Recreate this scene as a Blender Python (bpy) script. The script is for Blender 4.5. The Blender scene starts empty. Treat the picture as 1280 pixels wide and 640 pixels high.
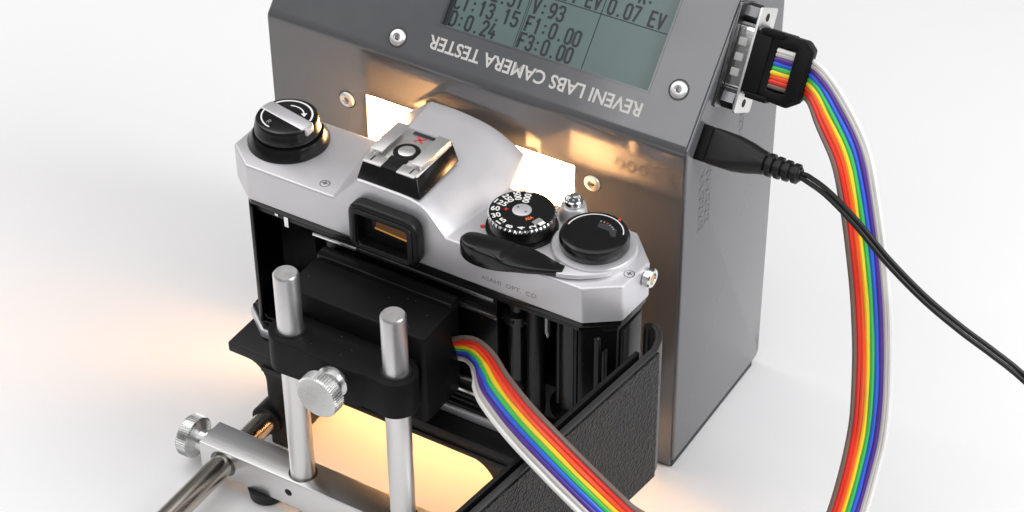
import bpy, bmesh, math, random
from mathutils import Vector, Matrix
random.seed(7)
S = 0.001                      # everything below is written in millimetres
sc = bpy.context.scene
COL = sc.collection

# ------------------------------------------------------------------ camera
yaw, pit, rol = (math.radians(a) for a in (31.42, 38.355, 0.59))
fw = Vector((-math.sin(yaw) * math.cos(pit), math.cos(yaw) * math.cos(pit), -math.sin(pit)))
rt = Vector((math.cos(yaw), math.sin(yaw), 0))
dn = fw.cross(rt)
r2 = rt * math.cos(rol) + dn * math.sin(rol)
d2 = fw.cross(r2)
CAMLOC = Vector((232.5, -475.3, 502.6))
cd = bpy.data.cameras.new('photo_camera')
cam = bpy.data.objects.new('photo_camera', cd)
COL.objects.link(cam)
cam.matrix_world = Matrix(((r2.x, -d2.x, -fw.x, CAMLOC.x * S), (r2.y, -d2.y, -fw.y, CAMLOC.y * S),
                           (r2.z, -d2.z, -fw.z, CAMLOC.z * S), (0, 0, 0, 1)))
cd.sensor_width = 36
cd.lens = 36 * 2900 / 1280
cd.clip_start = 0.01
cd.clip_end = 50
sc.camera = cam

# ------------------------------------------------------------------ light
w = bpy.data.worlds.new('World')
sc.world = w
w.use_nodes = True
w.node_tree.nodes['Background'].inputs[0].default_value = (0.96, 0.97, 1.0, 1)
w.node_tree.nodes['Background'].inputs[1].default_value = 0.13


def area(name, loc, target, sx, sy, power, col):
    l = bpy.data.lights.new(name, 'AREA')
    l.shape = 'RECTANGLE'
    l.size, l.size_y, l.energy, l.color = sx, sy, power, col
    o = bpy.data.objects.new(name, l)
    COL.objects.link(o)
    o.location = loc
    o.rotation_euler = (Vector(target) - Vector(loc)).to_track_quat('-Z', 'Y').to_euler()


area('softbox_overhead', (-0.1, 0.15, 1.25), (-0.05, -0.02, 0), 1.3, 0.9, 4.9, (1, 0.985, 0.98))
area('softbox_right', (1.15, 0.05, 0.8), (-0.02, 0, 0.06), 0.8, 0.8, 8.5, (0.97, 0.985, 1))
area('softbox_left', (-1.0, -0.45, 0.8), (-0.05, -0.02, 0.05), 0.6, 0.6, 1.6, (1, 0.97, 0.96))
area('softbox_front', (-0.06, -0.74, 1.02), (-0.04, 0.0, 0.12), 0.95, 0.6, 4.2, (1, 0.995, 1))
area('edge_fill_left', (-0.66, 0.02, 0.5), (-0.48, 0.02, 0), 0.30, 0.8, 1.6, (1, 0.985, 0.985))  # added fill light, only whitens the table towards the left edge
area('edge_fill_right', (0.60, 0.10, 0.5), (0.42, 0.08, 0), 0.30, 0.8, 2.4, (0.985, 0.99, 1))  # added fill light, only whitens the table towards the right edge
vs = sc.view_settings
vs.view_transform = 'Standard'
vs.look = 'None'
vs.exposure = 0.06
vs.gamma = 1
vs.use_curve_mapping = False
sc.cycles.use_denoising = True
sc.cycles.max_bounces = 10
sc.cycles.sample_clamp_indirect = 6

# ------------------------------------------------------------------ materials
MATS = {}


def mat(name, col, rough=0.5, metal=0.0, bump=0.0, bscale=2000, stretch=None, rvar=0.0, cvar=0.0,
        vscale=60, spec=0.5, coat=0.0, emit=None, es=0, kind='noise'):
    m = bpy.data.materials.new(name)
    m.use_nodes = True
    nt = m.node_tree
    N, L = nt.nodes, nt.links
    b = N['Principled BSDF']
    b.inputs['Base Color'].default_value = (*col, 1)
    b.inputs['Roughness'].default_value = rough
    b.inputs['Metallic'].default_value = metal
    b.inputs['Specular IOR Level'].default_value = spec
    b.inputs['Coat Weight'].default_value = coat
    b.inputs['Coat Roughness'].default_value = 0.13
    if emit:
        b.inputs['Emission Color'].default_value = (*emit, 1)
        b.inputs['Emission Strength'].default_value = es
    if bump or rvar or cvar:
        tc = N.new('ShaderNodeTexCoord')
        mp = N.new('ShaderNodeMapping')
        L.new(tc.outputs['Object'], mp.inputs[0])
        if stretch:
            mp.inputs['Scale'].default_value = stretch
    if bump:
        if kind == 'leather':
            n = N.new('ShaderNodeTexVoronoi')
            n.inputs['Scale'].default_value = bscale
            n2 = N.new('ShaderNodeTexNoise')
            n2.inputs['Scale'].default_value = bscale * 0.6
            n2.inputs['Detail'].default_value = 3
            L.new(mp.outputs[0], n2.inputs['Vector'])
            mx = N.new('ShaderNodeMath')
            mx.operation = 'ADD'
            L.new(n.outputs['Distance'], mx.inputs[0])
            L.new(n2.outputs[0], mx.inputs[1])
            src = mx.outputs[0]
        elif kind == 'layers':
            n = N.new('ShaderNodeTexWave')
            n.bands_direction = 'Z'
            n.inputs['Scale'].default_value = bscale
            n.inputs['Distortion'].default_value = 0.4
            src = n.outputs[1]
        else:
            n = N.new('ShaderNodeTexNoise')
            n.inputs['Scale'].default_value = bscale
            n.inputs['Detail'].default_value = 4
            src = n.outputs[0]
        L.new(mp.outputs[0], n.inputs['Vector'])
        bp = N.new('ShaderNodeBump')
        bp.inputs['Strength'].default_value = bump
        bp.inputs['Distance'].default_value = 0.0012 if kind == 'leather' else 0.0004
        L.new(src, bp.inputs['Height'])
        L.new(bp.outputs[0], b.inputs['Normal'])
    if rvar or cvar:
        v = N.new('ShaderNodeTexNoise')
        v.inputs['Scale'].default_value = vscale
        v.inputs['Detail'].default_value = 6
        v.inputs['Roughness'].default_value = 0.65
        L.new(mp.outputs[0], v.inputs['Vector'])
        if rvar:
            r = N.new('ShaderNodeMapRange')
            r.inputs[1].default_value, r.inputs[2].default_value = 0.3, 0.7
            r.inputs[3].default_value, r.inputs[4].default_value = max(0.03, rough - rvar), rough + rvar
            L.new(v.outputs[0], r.inputs[0])
            L.new(r.outputs[0], b.inputs['Roughness'])
        if cvar:
            r = N.new('ShaderNodeMix')
            r.data_type = 'RGBA'
            r.inputs[6].default_value = (*[c * (1 - cvar) for c in col], 1)
            r.inputs[7].default_value = (*[min(1, c * (1 + cvar)) for c in col], 1)
            L.new(v.outputs[0], r.inputs[0])
            L.new(r.outputs[2], b.inputs['Base Color'])
    MATS[name] = m
    return m


mat('white_paper', (0.875, 0.872, 0.875), 0.6, bump=0.05, bscale=900, cvar=0.018, vscale=9, spec=0.3)
mat('grey_paint', (0.100, 0.102, 0.108), 0.12, bump=0.008, bscale=900, cvar=0.04, vscale=45, rvar=0.045, spec=1.0)
mat('dark_grey', (0.028, 0.030, 0.033), 0.5, rvar=0.08)
mat('satin_chrome', (0.67, 0.66, 0.68), 0.42, 0.62, bump=0.02, bscale=3500, rvar=0.03, vscale=90)
mat('bright_steel', (0.80, 0.81, 0.80), 0.17, 1.0, rvar=0.07, vscale=250)
mat('plated_knob', (0.70, 0.71, 0.70), 0.28, 1.0, rvar=0.05, vscale=150)
mat('brushed_aluminium', (0.78, 0.775, 0.77), 0.34, 1.0, bump=0.04, bscale=500, stretch=(0.08, 4, 4), rvar=0.04, vscale=150)
mat('turned_aluminium', (0.80, 0.79, 0.78), 0.38, 1.0, bump=0.03, bscale=500, stretch=(3, 3, 0.15), rvar=0.05, vscale=150)
mat('nickel_rod', (0.52, 0.48, 0.43), 0.24, 1.0, bump=0.08, bscale=600, stretch=(3, 0.1, 3), rvar=0.06, vscale=200)
mat('gloss_black', (0.007, 0.007, 0.0075), 0.22, spec=0.4, rvar=0.06, vscale=200)
mat('satin_black', (0.007, 0.007, 0.0075), 0.34, spec=0.3, bump=0.05, bscale=2500, rvar=0.06)
mat('matte_black', (0.008, 0.008, 0.008), 0.6, spec=0.3)
mat('printed_black', (0.009, 0.009, 0.0095), 0.45, spec=0.3, bump=0.06, bscale=2600, kind='layers', rvar=0.07, vscale=120)
mat('moulded_black', (0.006, 0.0057, 0.006), 0.5, bump=0.05, bscale=1500, rvar=0.05, spec=0.14)
mat('rubber_black', (0.009, 0.009, 0.0095), 0.45, bump=0.05, bscale=1200, rvar=0.05, spec=0.35)
mat('leatherette', (0.014, 0.0133, 0.0133), 0.44, spec=0.35, bump=1.0, bscale=1150, kind='leather', cvar=0.25, vscale=900)
mat('door_enamel', (0.024, 0.0235, 0.0235), 0.38, rvar=0.05)
mat('chamber_black', (0.004, 0.004, 0.0045), 0.30, rvar=0.05, vscale=120, spec=0.22)
mat('dark_metal', (0.20, 0.20, 0.205), 0.3, 1.0, rvar=0.05)
mat('shoe_metal', (0.78, 0.77, 0.75), 0.42, 1.0, rvar=0.02, vscale=100)
mat('brass', (0.75, 0.45, 0.18), 0.3, 1.0)
mat('white_ink', (0.56, 0.545, 0.52), 0.55)
mat('dial_white', (0.78, 0.77, 0.74), 0.5)
mat('red_ink', (0.60, 0.035, 0.02), 0.5)
mat('orange_ink', (0.75, 0.16, 0.03), 0.5)
mat('faint_ink', (0.26, 0.25, 0.245), 0.5)
mat('etch', (0.075, 0.068, 0.064), 0.6)
mat('engraving', (0.28, 0.27, 0.28), 0.5)
mat('lcd_glass', (0.115, 0.165, 0.158), 0.16, spec=0.4, cvar=0.06, vscale=35)
mat('lcd_ink', (0.012, 0.016, 0.024), 0.3)
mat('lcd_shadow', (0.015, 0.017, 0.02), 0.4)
mat('light_diffuser', (0.9, 0.85, 0.75), 0.5, emit=(1.0, 0.52, 0.20), es=42)
mat('amber_glow', (0.05, 0.02, 0.005), 0.4, emit=(1.0, 0.40, 0.06), es=0.06)  # emission stands in for tester light coming through the viewfinder
mat('amber_glow_line', (0.05, 0.02, 0.005), 0.4, emit=(1.0, 0.45, 0.08), es=0.45)  # brighter emissive streak of the same stand-in viewfinder light
WIRES = [('brown', (0.17, 0.12, 0.10)), ('red', (0.72, 0.030, 0.018)), ('orange', (0.86, 0.09, 0.022)),
         ('yellow', (0.88, 0.62, 0.03)), ('green', (0.05, 0.50, 0.10)), ('blue', (0.03, 0.12, 0.66)),
         ('violet', (0.085, 0.030, 0.27)), ('grey', (0.50, 0.47, 0.45)), ('white', (0.80, 0.79, 0.76))]
for n_, c_ in WIRES:
    mat('wire_' + n_, c_, 0.38, rvar=0.05, vscale=150)


# ------------------------------------------------------------------ mesh helpers (mm)
class B:
    def __init__(s):
        s.bm = bmesh.new()

    def vf(s, vs_, fs):
        v = [s.bm.verts.new(p) for p in vs_]
        for f in fs:
            try:
                s.bm.faces.new([v[i] for i in f])
            except ValueError:
                pass
        return s

    def box(s, x0, x1, y0, y1, z0, z1):
        return s.vf([(x, y, z) for x in (x0, x1) for y in (y0, y1) for z in (z0, z1)],
                    [(0, 1, 3, 2), (4, 6, 7, 5), (0, 4, 5, 1), (2, 3, 7, 6), (0, 2, 6, 4), (1, 5, 7, 3)])

    def prism(s, poly, a, b, axis='z', fr=None):
        """poly 2D extruded from a to b; axis z:(x,y) y:(x,z) x:(y,z); fr=(origin,e1,e2,e3) for a free frame"""
        def pt(p, h):
            if fr:
                return tuple(fr[0] + fr[1] * p[0] + fr[2] * p[1] + fr[3] * h)
            return {'z': (p[0], p[1], h), 'y': (p[0], h, p[1]), 'x': (h, p[0], p[1])}[axis]
        n = len(poly)
        return s.vf([pt(p, a) for p in poly] + [pt(p, b) for p in poly],
                    [tuple(range(n))[::-1], tuple(range(n, 2 * n))] + [(i, (i + 1) % n, n + (i + 1) % n, n + i) for i in range(n)])

    def ring(s, outer, inner, a, b, axis='z', fr=None):
        """outer and inner loops with the same count, extruded: a plate with a hole"""
        def pt(p, h):
            if fr:
                return tuple(fr[0] + fr[1] * p[0] + fr[2] * p[1] + fr[3] * h)
            return {'z': (p[0], p[1], h), 'y': (p[0], h, p[1]), 'x': (h, p[0], p[1])}[axis]
        n = len(outer)
        vv = [pt(p, h) for h in (a, b) for l in (outer, inner) for p in l]
        f = []
        for i in range(n):
            j = (i + 1) % n
            f += [(i, j, n + j, n + i), (2 * n + i, 3 * n + i, 3 * n + j, 2 * n + j),
                  (i, 2 * n + i, 2 * n + j, j), (n + i, n + j, 3 * n + j, 3 * n + i)]
        return s.vf(vv, f)

    def lathe(s, prof, c, axis=(0, 0, 1), n=48, ripple=None):
        """prof: list of (r,h); ripple=(i0,i1,count,depth) knurls those rings"""
        ax = Vector(axis).normalized()
        u = ax.orthogonal().normalized()
        v = ax.cross(u)
        c = Vector(c)
        rings, vv, ff = [], [], []
        for k, (r, h) in enumerate(prof):
            if r < 1e-6:
                rings.append([len(vv)])
                vv.append(c + ax * h)
            else:
                ids = []
                for i in range(n):
                    a = 2 * math.pi * i / n
                    rr = r
                    if ripple and ripple[0] <= k <= ripple[1] and (i // ripple[2]) % 2:
                        rr = r - ripple[3]
                    ids.append(len(vv))
                    vv.append(c + ax * h + (u * math.cos(a) + v * math.sin(a)) * rr)
                rings.append(ids)
        for k in range(len(rings) - 1):
            A, Bq = rings[k], rings[k + 1]
            for i in range(n):
                j = (i + 1) % n
                if len(A) == 1 and len(Bq) == 1:
                    continue
                if len(A) == 1:
                    ff.append((A[0], Bq[i], Bq[j]))
                elif len(Bq) == 1:
                    ff.append((A[i], A[j], Bq[0]))
                else:
                    ff.append((A[i], A[j], Bq[j], Bq[i]))
        return s.vf([tuple(p) for p in vv], ff)

    def tube(s, pts, r, n=10, cap=True):
        pts = [Vector(p) for p in pts]
        rs = r if isinstance(r, (list, tuple)) else [r] * len(pts)
        prev, vv, ff = None, [], []
        for i, p in enumerate(pts):
            t = (pts[min(i + 1, len(pts) - 1)] - pts[max(i - 1, 0)]).normalized()
            if prev is None:
                u = t.orthogonal().normalized()
            else:
                u = (prev - t * prev.dot(t)).normalized()
            prev = u
            v = t.cross(u)
            for k in range(n):
                a = 2 * math.pi * k / n
                vv.append(tuple(p + (u * math.cos(a) + v * math.sin(a)) * rs[i]))
        for i in range(len(pts) - 1):
            for k in range(n):
                j = (k + 1) % n
                ff.append((i * n + k, i * n + j, (i + 1) * n + j, (i + 1) * n + k))
        if cap:
            ff += [tuple(range(n))[::-1], tuple(range((len(pts) - 1) * n, len(pts) * n))]
        return s.vf(vv, ff)

    def build(s, name, m, root=None, bevel=0, seg=2, smooth=35, parent=None, minang=25):
        bm = s.bm
        bmesh.ops.recalc_face_normals(bm, faces=bm.faces)
        if bevel:
            ed = [e for e in bm.edges if len(e.link_faces) == 2 and e.calc_face_angle(0) > math.radians(minang)]
            bmesh.ops.bevel(bm, geom=ed, offset=bevel, segments=seg, profile=0.5, affect='EDGES', clamp_overlap=True)
        return link(name, bm, m, root, parent, smooth)


def link(name, bm, m, root=None, parent=None, smooth=35):
    org = Vector((0, 0, 0)) if root is None else Vector(root['_o'])
    for v in bm.verts:
        v.co = (v.co - org) * S
    me = bpy.data.meshes.new(name)
    bm.to_mesh(me)
    bm.free()
    for p in me.polygons:
        p.use_smooth = True
    me.set_sharp_from_angle(angle=math.radians(smooth))
    me.materials.append(MATS[m])
    o = bpy.data.objects.new(name, me)
    COL.objects.link(o)
    if parent is not None:
        o.parent = parent
    elif root is not None:
        o.parent = root
    return o


ORIG = []


def thing(name, label, cat, org, group=None):
    o = bpy.data.objects.new(name, None)
    o.empty_display_size = 0.01
    COL.objects.link(o)
    o.location = Vector(org) * S
    o['label'], o['category'] = label, cat
    if group:
        o['group'] = group
    o['_o'] = org
    ORIG.append(o)
    return o


def rrect(x0, x1, y0, y1, r, n=5):
    out = []
    for cx, cy, a0 in ((x1 - r, y1 - r, 0), (x0 + r, y1 - r, 90), (x0 + r, y0 + r, 180), (x1 - r, y0 + r, 270)):
        for i in range(n + 1):
            a = math.radians(a0 + 90 * i / n)
            out.append((cx + r * math.cos(a), cy + r * math.sin(a)))
    return out


def disc2(cx, cy, r, n=32):
    return [(cx + r * math.cos(2 * math.pi * i / n), cy + r * math.sin(2 * math.pi * i / n)) for i in range(n)]


def smooth_path(pts, n):
    """Catmull-Rom through tuples of any length"""
    P = [Vector(p) for p in pts]
    P = [2 * P[0] - P[1]] + P + [2 * P[-1] - P[-2]]
    out = []
    for i in range(1, len(P) - 2):
        for k in range(n):
            t = k / n
            a, b, c, d = P[i - 1], P[i], P[i + 1], P[i + 2]
            out.append(0.5 * ((2 * b) + (c - a) * t + (2 * a - 5 * b + 4 * c - d) * t * t + (3 * b - a - 3 * c + d) * t ** 3))
    out.append(P[-2])
    return out


def text(name, body, m, root, org, right, up, width=None, height=None, parent=None, bold=0.0, centre=False, lift=0.08):
    cu = bpy.data.curves.new('lettering', 'FONT')
    cu.body = body
    cu.size = 1
    cu.offset = bold
    cu.extrude = 0.0
    cu.resolution_u = 3
    ob = bpy.data.objects.new('lettering', cu)
    COL.objects.link(ob)
    dg = bpy.context.evaluated_depsgraph_get()
    me = bpy.data.meshes.new_from_object(ob.evaluated_get(dg))
    bpy.data.objects.remove(ob)
    bpy.data.curves.remove(cu)
    bm = bmesh.new()
    bm.from_mesh(me)
    bpy.data.meshes.remove(me)
    xs = [v.co.x for v in bm.verts]
    ys = [v.co.y for v in bm.verts]
    x0, x1, y0, y1 = min(xs), max(xs), min(ys), max(ys)
    sy = height / (y1 - y0)
    sx = width / (x1 - x0) if width else sy
    R_, U_, O_ = Vector(right).normalized(), Vector(up).normalized(), Vector(org)
    Nn = R_.cross(U_)
    cx = (x0 + x1) / 2 if centre else x0
    cy = (y0 + y1) / 2 if centre else y0
    for v in bm.verts:
        v.co = O_ + R_ * ((v.co.x - cx) * sx) + U_ * ((v.co.y - cy) * sy) + Nn * lift
    g = bmesh.ops.extrude_face_region(bm, geom=bm.faces[:])
    for v in g['geom']:
        if isinstance(v, bmesh.types.BMVert):
            v.co -= Nn * (lift + 0.03)
    return link(name, bm, m, root, parent)


# ================================================================== the setting
bt = B()
bt.vf([(-2500, -2500, 0), (2500, -2500, 0), (2500, 2500, 0), (-2500, 2500, 0)], [(0, 1, 2, 3)])
tb = bt.build('table_surface', 'white_paper')
tb['kind'] = 'structure'

# ================================================================== camera tester
T = thing('camera_tester', 'grey metal camera tester box with sloping screen panel and glowing square window', 'tester', (-72.5, 30, 0))
SA = math.radians(47.5)
SD = Vector((0, math.cos(SA), math.sin(SA)))
SN = Vector((0, -math.sin(SA), math.cos(SA)))
SO = Vector((0, 0, 121.5))
ZC, LEN = 121.5, 60 / math.cos(SA)


def rect(x0, x1, y0, y1):
    return [(x0, y0), (x1, y0), (x1, y1), (x0, y1)]


WX0, WX1, WZ0, WZ1 = -109.3, -36.2, 31.0, 104.0
LX0, LX1, LT0, LT1 = -87.6, -17.8, 13.4, 54.0
k = 2.2                                  # flat stops short of the bend
b = B()
b.ring(rect(-144.0, -1.0, 1.2, ZC - k), rect(WX0, WX1, WZ0, WZ1), 0.0, 1.6, 'y')
FRS = (SO, Vector((1, 0, 0)), SD, SN)
b.ring(rect(-144.0, -1.0, k, LEN - 1), rect(LX0, LX1, LT0, LT1), -1.6, 0.0, fr=FRS)
bend = math.pi / 2 - SA
Rb = k / math.tan(bend / 2)
arc = []
for rr in (Rb, Rb - 1.6):
    for i in range(9):
        a = bend * i / 8
        yv, zv = Rb - rr * math.cos(a), ZC - k + rr * math.sin(a)
        arc.append((yv, zv))
loop = arc[:9] + arc[9:][::-1]
b.prism(loop, -144.0, -1.0, 'x')
front = b.build('front_panel', 'grey_paint', T, smooth=20)
for xa, xb in ((-1.3, 0.0), (-145.0, -143.7)):
    pl = [(0.5, 3.2), (57.5, 3.2), (59.2, 3.9), (60, 5.6), (60, ZC + 60 * math.tan(SA) - 1), (58, ZC + 58 * math.tan(SA) - 0.5),
          (0.6, ZC - 0.2), (0.3, ZC - 1.5)]
    B().prism(pl, xa, xb, 'x').build('side_panel', 'grey_paint', T, bevel=0.45, seg=3)
B().box(-143.6, -1.4, 58.4, 60, 2.6, 186).build('back_panel', 'grey_paint', T)
B().box(-144.4, -0.6, 0.8, 57.0, 0.0, 2.5).build('bottom_panel', 'dark_grey', T, bevel=0.4)
lw = B().box(WX0 - 2, WX1 + 2, 3.2, 4.2, WZ0 - 2, WZ1 + 2).build('light_window', 'light_diffuser', T)
B().box(WX0 - 2.5, WX1 + 2.5, 4.22, 22, WZ0 - 2.5, WZ1 + 2.5).build('light_block', 'dark_grey', T)  # unseen box added to block the diffuser's light inside the tester
b = B()
b.ring(rect(WX0 - 2, WX1 + 2, WZ0 - 2, WZ1 + 2), rect(WX0 + 0.02, WX1 - 0.02, WZ0 + 0.02, WZ1 - 0.02), 1.5, 3.18, 'y')
b.build('window_gasket', 'white_ink', T)


def onS(x, t, h=0.0):
    return SO + Vector((x, 0, 0)) + SD * t + SN * h


# socket-head screws
def screw(root, c, ax, r=2.6, parent=None, ms='shoe_metal'):
    o = B().lathe([(r + 0.1, -0.2), (r, 0.25), (r * 0.93, 0.6), (r * 0.8, 0.78), (r * 0.47, 0.86), (r * 0.43, 0.3), (0, 0.25)], c, ax, 36).build('screw', ms, root, parent=parent)
    ax = Vector(ax).normalized()
    B().lathe([(r * 0.42, 0.28), (r * 0.30, 0.36), (0, 0.36)], c, ax, 6).build('hex_socket', 'dark_metal', root, parent=o)
    B().lathe([(r + 0.15, 0.03), (r + 0.55, 0.03), (r + 0.55, -0.1)], c, ax, 36).build('countersink', 'dark_grey', root, parent=o)
    return o


for x, z in ((-116.4, 99.6), (-30.2, 100.0)):
    screw(T, (x, 0, z), (0, -1, 0))
screw(T, onS(-99.2, 5.6), SN)
screw(T, onS(-9.0, 16.4), SN)

# the title, printed to be read from the far side
text('title_lettering', 'REVENI LABS CAMERA TESTER', 'white_ink', T, onS(-17.6, 9.6), (-1, 0, 0), -SD, width=71.3, height=4.2, bold=0.018, lift=0.06)

# liquid crystal screen
LC = B().prism(rect(LX0 - 1.5, LX1 + 1.5, LT0 - 1.5, LT1 + 1.5), -2.7, -1.75, fr=FRS).build('screen', 'lcd_glass', T)
B().prism(rect(LX0 + 0.02, LX0 + 1.5, LT0 + 0.02, LT1 - 0.02), -1.74, -1.6, fr=FRS).build('screen_edge_shadow', 'lcd_shadow', T, parent=LC)  # dark strip painting in the recess shadow along the left edge
B().ring(rect(LX0 - 0.55, LX1 + 0.55, LT0 - 0.5, LT1 + 0.5), rect(LX0, LX1, LT0, LT1), 0.0, 0.12, fr=FRS).build('screen_bezel', 'grey_paint', T, parent=LC)
GL = {'0': [[(1, 0), (3, 0), (4, 1), (4, 6), (3, 7), (1, 7), (0, 6), (0, 1), (1, 0)]], '1': [[(0.8, 5.6), (2.2, 7), (2.2, 0)]],
      '2': [[(0, 5.6), (0.6, 6.6), (1.4, 7), (3, 7), (4, 6), (4, 4.8), (0, 0), (4, 0)]],
      '3': [[(0, 6), (1, 7), (3, 7), (4, 6), (4, 4.6), (3, 3.7), (1.6, 3.7)], [(3, 3.7), (4, 2.7), (4, 1), (3, 0), (1, 0), (0, 1)]],
      '4': [[(1.8, 7), (0, 2), (4.2, 2)], [(3, 3.6), (3, 0)]],
      '5': [[(4, 7), (0.4, 7), (0.2, 4), (3, 4.2), (4, 3.2), (4, 1), (3, 0), (1, 0), (0, 1)]], '7': [[(0, 7), (4, 7), (1.4, 0)]],
      '9': [[(0.4, 0.2), (2.2, 0.2), (4, 2.6), (4, 6), (3, 7), (1, 7), (0, 6), (0, 4.2), (1, 3.2), (3, 3.2), (4, 4)]],
      ':': [[(1.6, 5), (1.6, 4.5)], [(1.6, 1.7), (1.6, 1.2)]], '.': [[(1.8, 0.5), (1.8, 0)]],
      'C': [[(4, 1), (3, 0), (1, 0), (0, 1), (0, 6), (1, 7), (3, 7), (4, 6)]], 'T': [[(0, 7), (4, 7)], [(2, 7), (2, 0)]],
      'D': [[(0, 0), (2.6, 0), (4, 1.3), (4, 5.7), (2.6, 7), (0, 7), (0, 0)]], 'V': [[(0, 7), (2, 0), (4, 7)]],
      'F': [[(0, 0), (0, 7), (4, 7)], [(0, 3.6), (3.2, 3.6)]], 'E': [[(4, 0), (0, 0), (0, 7), (4, 7)], [(0, 3.6), (3.2, 3.6)]],
      'R': [[(0, 0), (0, 7), (3, 7), (4, 6), (4, 4.6), (3, 3.6), (0, 3.6)], [(2, 3.6), (4, 0)]], ' ': []}


def strokes(bb, lines, to3, wd, h):
    """flat ribbons with round-ish joints along 2D polylines"""
    for ln in lines:
        for i, (p, q) in enumerate(zip(ln, ln[1:])):
            p, q = Vector(p), Vector(q)
            t = (q - p).normalized()
            nn = Vector((-t.y, t.x)) * wd / 2
            hh = h + 0.002 * (i % 5)
            bb.vf([to3(v, hh) for v in (p - nn - t * wd * .3, q - nn + t * wd * .3, q + nn + t * wd * .3, p + nn - t * wd * .3)], [(0, 1, 2, 3)])


def lcd(txt, x, t, cw=2.62, ch=4.25, wd=0.74):
    bb = B()
    for i, c in enumerate(txt):
        ls = [[(x + i * cw + px / 4 * cw * 0.64, t + py / 7 * ch) for px, py in l] for l in GL[c]]
        strokes(bb, ls, lambda v, h: tuple(onS(v.x, v.y, h)), wd, -1.70)
    bb.build('digits', 'lcd_ink', T, parent=LC)


lcd('CT:13.15', -86.0, 19.4, 2.78)
lcd('D:0.24', -85.6, 14.1, 2.70)
lcd('2.51', -75.0, 24.8, 2.7)
lcd('F3:0.00', -62.0, 14.1, 2.62)
lcd('F1:0.00', -61.6, 19.4, 2.66)
lcd('V:93', -61.4, 24.9, 2.75)
lcd('0.04 EV', -59.0, 31.3, 2.62)
lcd('0.07 EV', -38.7, 31.3, 2.66)
lcd('R:', -30.4, 36.9, 2.6)
for l, wd_ in (([(-63.2, 13.5), (-63.2, 54)], 0.22), ([(-62.6, 13.5), (-62.6, 54)], 0.22), ([(-40.3, 13.5), (-40.3, 54)], 0.3), ([(-62.6, 30.5), (-17.9, 30.5)], 0.3)):
    bb = B()
    strokes(bb, [l], lambda v, h: tuple(onS(v.x, v.y, h)), wd_, -1.715)
    bb.build('grid_line', 'lcd_ink', T, parent=LC)

# data socket (nine-way) on the right side, lying along the slope of the screen panel
E1 = Vector((1, 0, 0))
E2 = Vector((0, 0.50, 0.866))
E3 = Vector((0, -0.866, 0.50))
CN = Vector((0, 26.8, 139.8))
FC = (CN, E2, E3, E1)                    # 2D = (along slope, toward viewer), height = outwards
dsub = [(-8.4, 3.6), (8.4, 3.6), (9.2, 2.8), (8.0, -3.2), (7.2, -4.0), (-7.2, -4.0), (-8.0, -3.2), (-9.2, 2.8)]
ds = B().prism(rrect(-15.4, 15.4, -6.2, 6.2, 1.2), 0.02, 0.9, fr=FC).build('data_socket', 'dark_metal', T, bevel=0.2)
B().prism(dsub, 0.9, 6.3, fr=FC).build('socket_shell', 'bright_steel', T, bevel=0.5, parent=ds)
for i in (-4.4, 0, 4.4):
    B().prism(rrect(i - 1.2, i + 1.1, 2.4, 4.0, 0.3), 1.8, 4.4, fr=(CN, E2, E3, E1)).build('dimple_glint', 'white_ink', T, bevel=0.25, parent=ds)  # white colour paints in the reflections of the shell dimples
for i in (-12.5, 12.5):
    B().lathe([(2.9, 0.9), (2.9, 4.6), (2.3, 5.2), (1.4, 5.2), (1.4, 3.5), (0, 3.5)], CN + E2 * i, E1, 6).build('jack_screw', 'dark_metal', T, parent=ds)
# power jack
JC = Vector((0, 10.2, 119.0))
J2, J3 = Vector((0, 0.63, 0.777)), Vector((0, -0.777, 0.63))
B().prism(rrect(-5.2, 5.2, -4.6, 4.6, 0.5), 0.02, 3.2, fr=(JC, J2, J3, E1)).build('power_jack', 'moulded_black', T, bevel=0.3)
# faint etched characters on the right side, too worn to read
rr_ = random.Random(3)


def etched(y0, z0, y1, z1, rows, n, size):
    bb = B()
    for r in range(rows):
        for i in range(n):
            cy = y0 + (y1 - y0) * (r + 0.5) / rows
            cz = z0 + (z1 - z0) * (i + 0.5) / n
            w2, h2 = abs(y1 - y0) / rows * 0.36, abs(z1 - z0) / n * 0.40
            g = [[(cy - w2, cz - h2), (cy - w2 * .2, cz + h2 * rr_.uniform(.2, 1)), (cy + w2, cz + h2)], [(cy - w2, cz + h2 * rr_.uniform(-.3, .6)), (cy + w2, cz - h2 * rr_.uniform(0, 1))]]
            if rr_.random() < 0.6:
                g.append([(cy + w2, cz - h2), (cy + w2, cz + h2)])
            strokes(bb, g, lambda v, h: (h, v.x, v.y), size, 0.02)
    bb.build('etched_marks', 'etch', T)


etched(8.5, 109, 16.5, 87, 2, 6, 0.24)
etched(33, 118, 36.4, 103, 1, 6, 0.22)

# ================================================================== film camera
K = thing('film_camera', 'silver and black 35 mm film camera with its back door swung open', 'camera', (-63, -32, 36.5))
YR, YF = -47.0, -17.0
ZD, ZB = 102.8, 90.3
XL, XR = -129.7, 3.4


def octo(ins, yr=YR, yf=YF):
    return [(-120.5 + ins * .4, yr + ins), (-7 - ins * .4, yr + ins), (XR - 1 - ins, -40.3 + ins * .4), (XR - ins, -27 - ins * .2), (-6 - ins * .4, yf - ins),
            (-121 + ins * .4, yf - ins), (XL + ins, -26.5 - ins * .2), (XL + ins, -39.8 + ins * .4)]


o = octo(0)
V = {}
vl = []


def av(nm, p):
    V[nm] = len(vl)
    vl.append(p)


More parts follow.
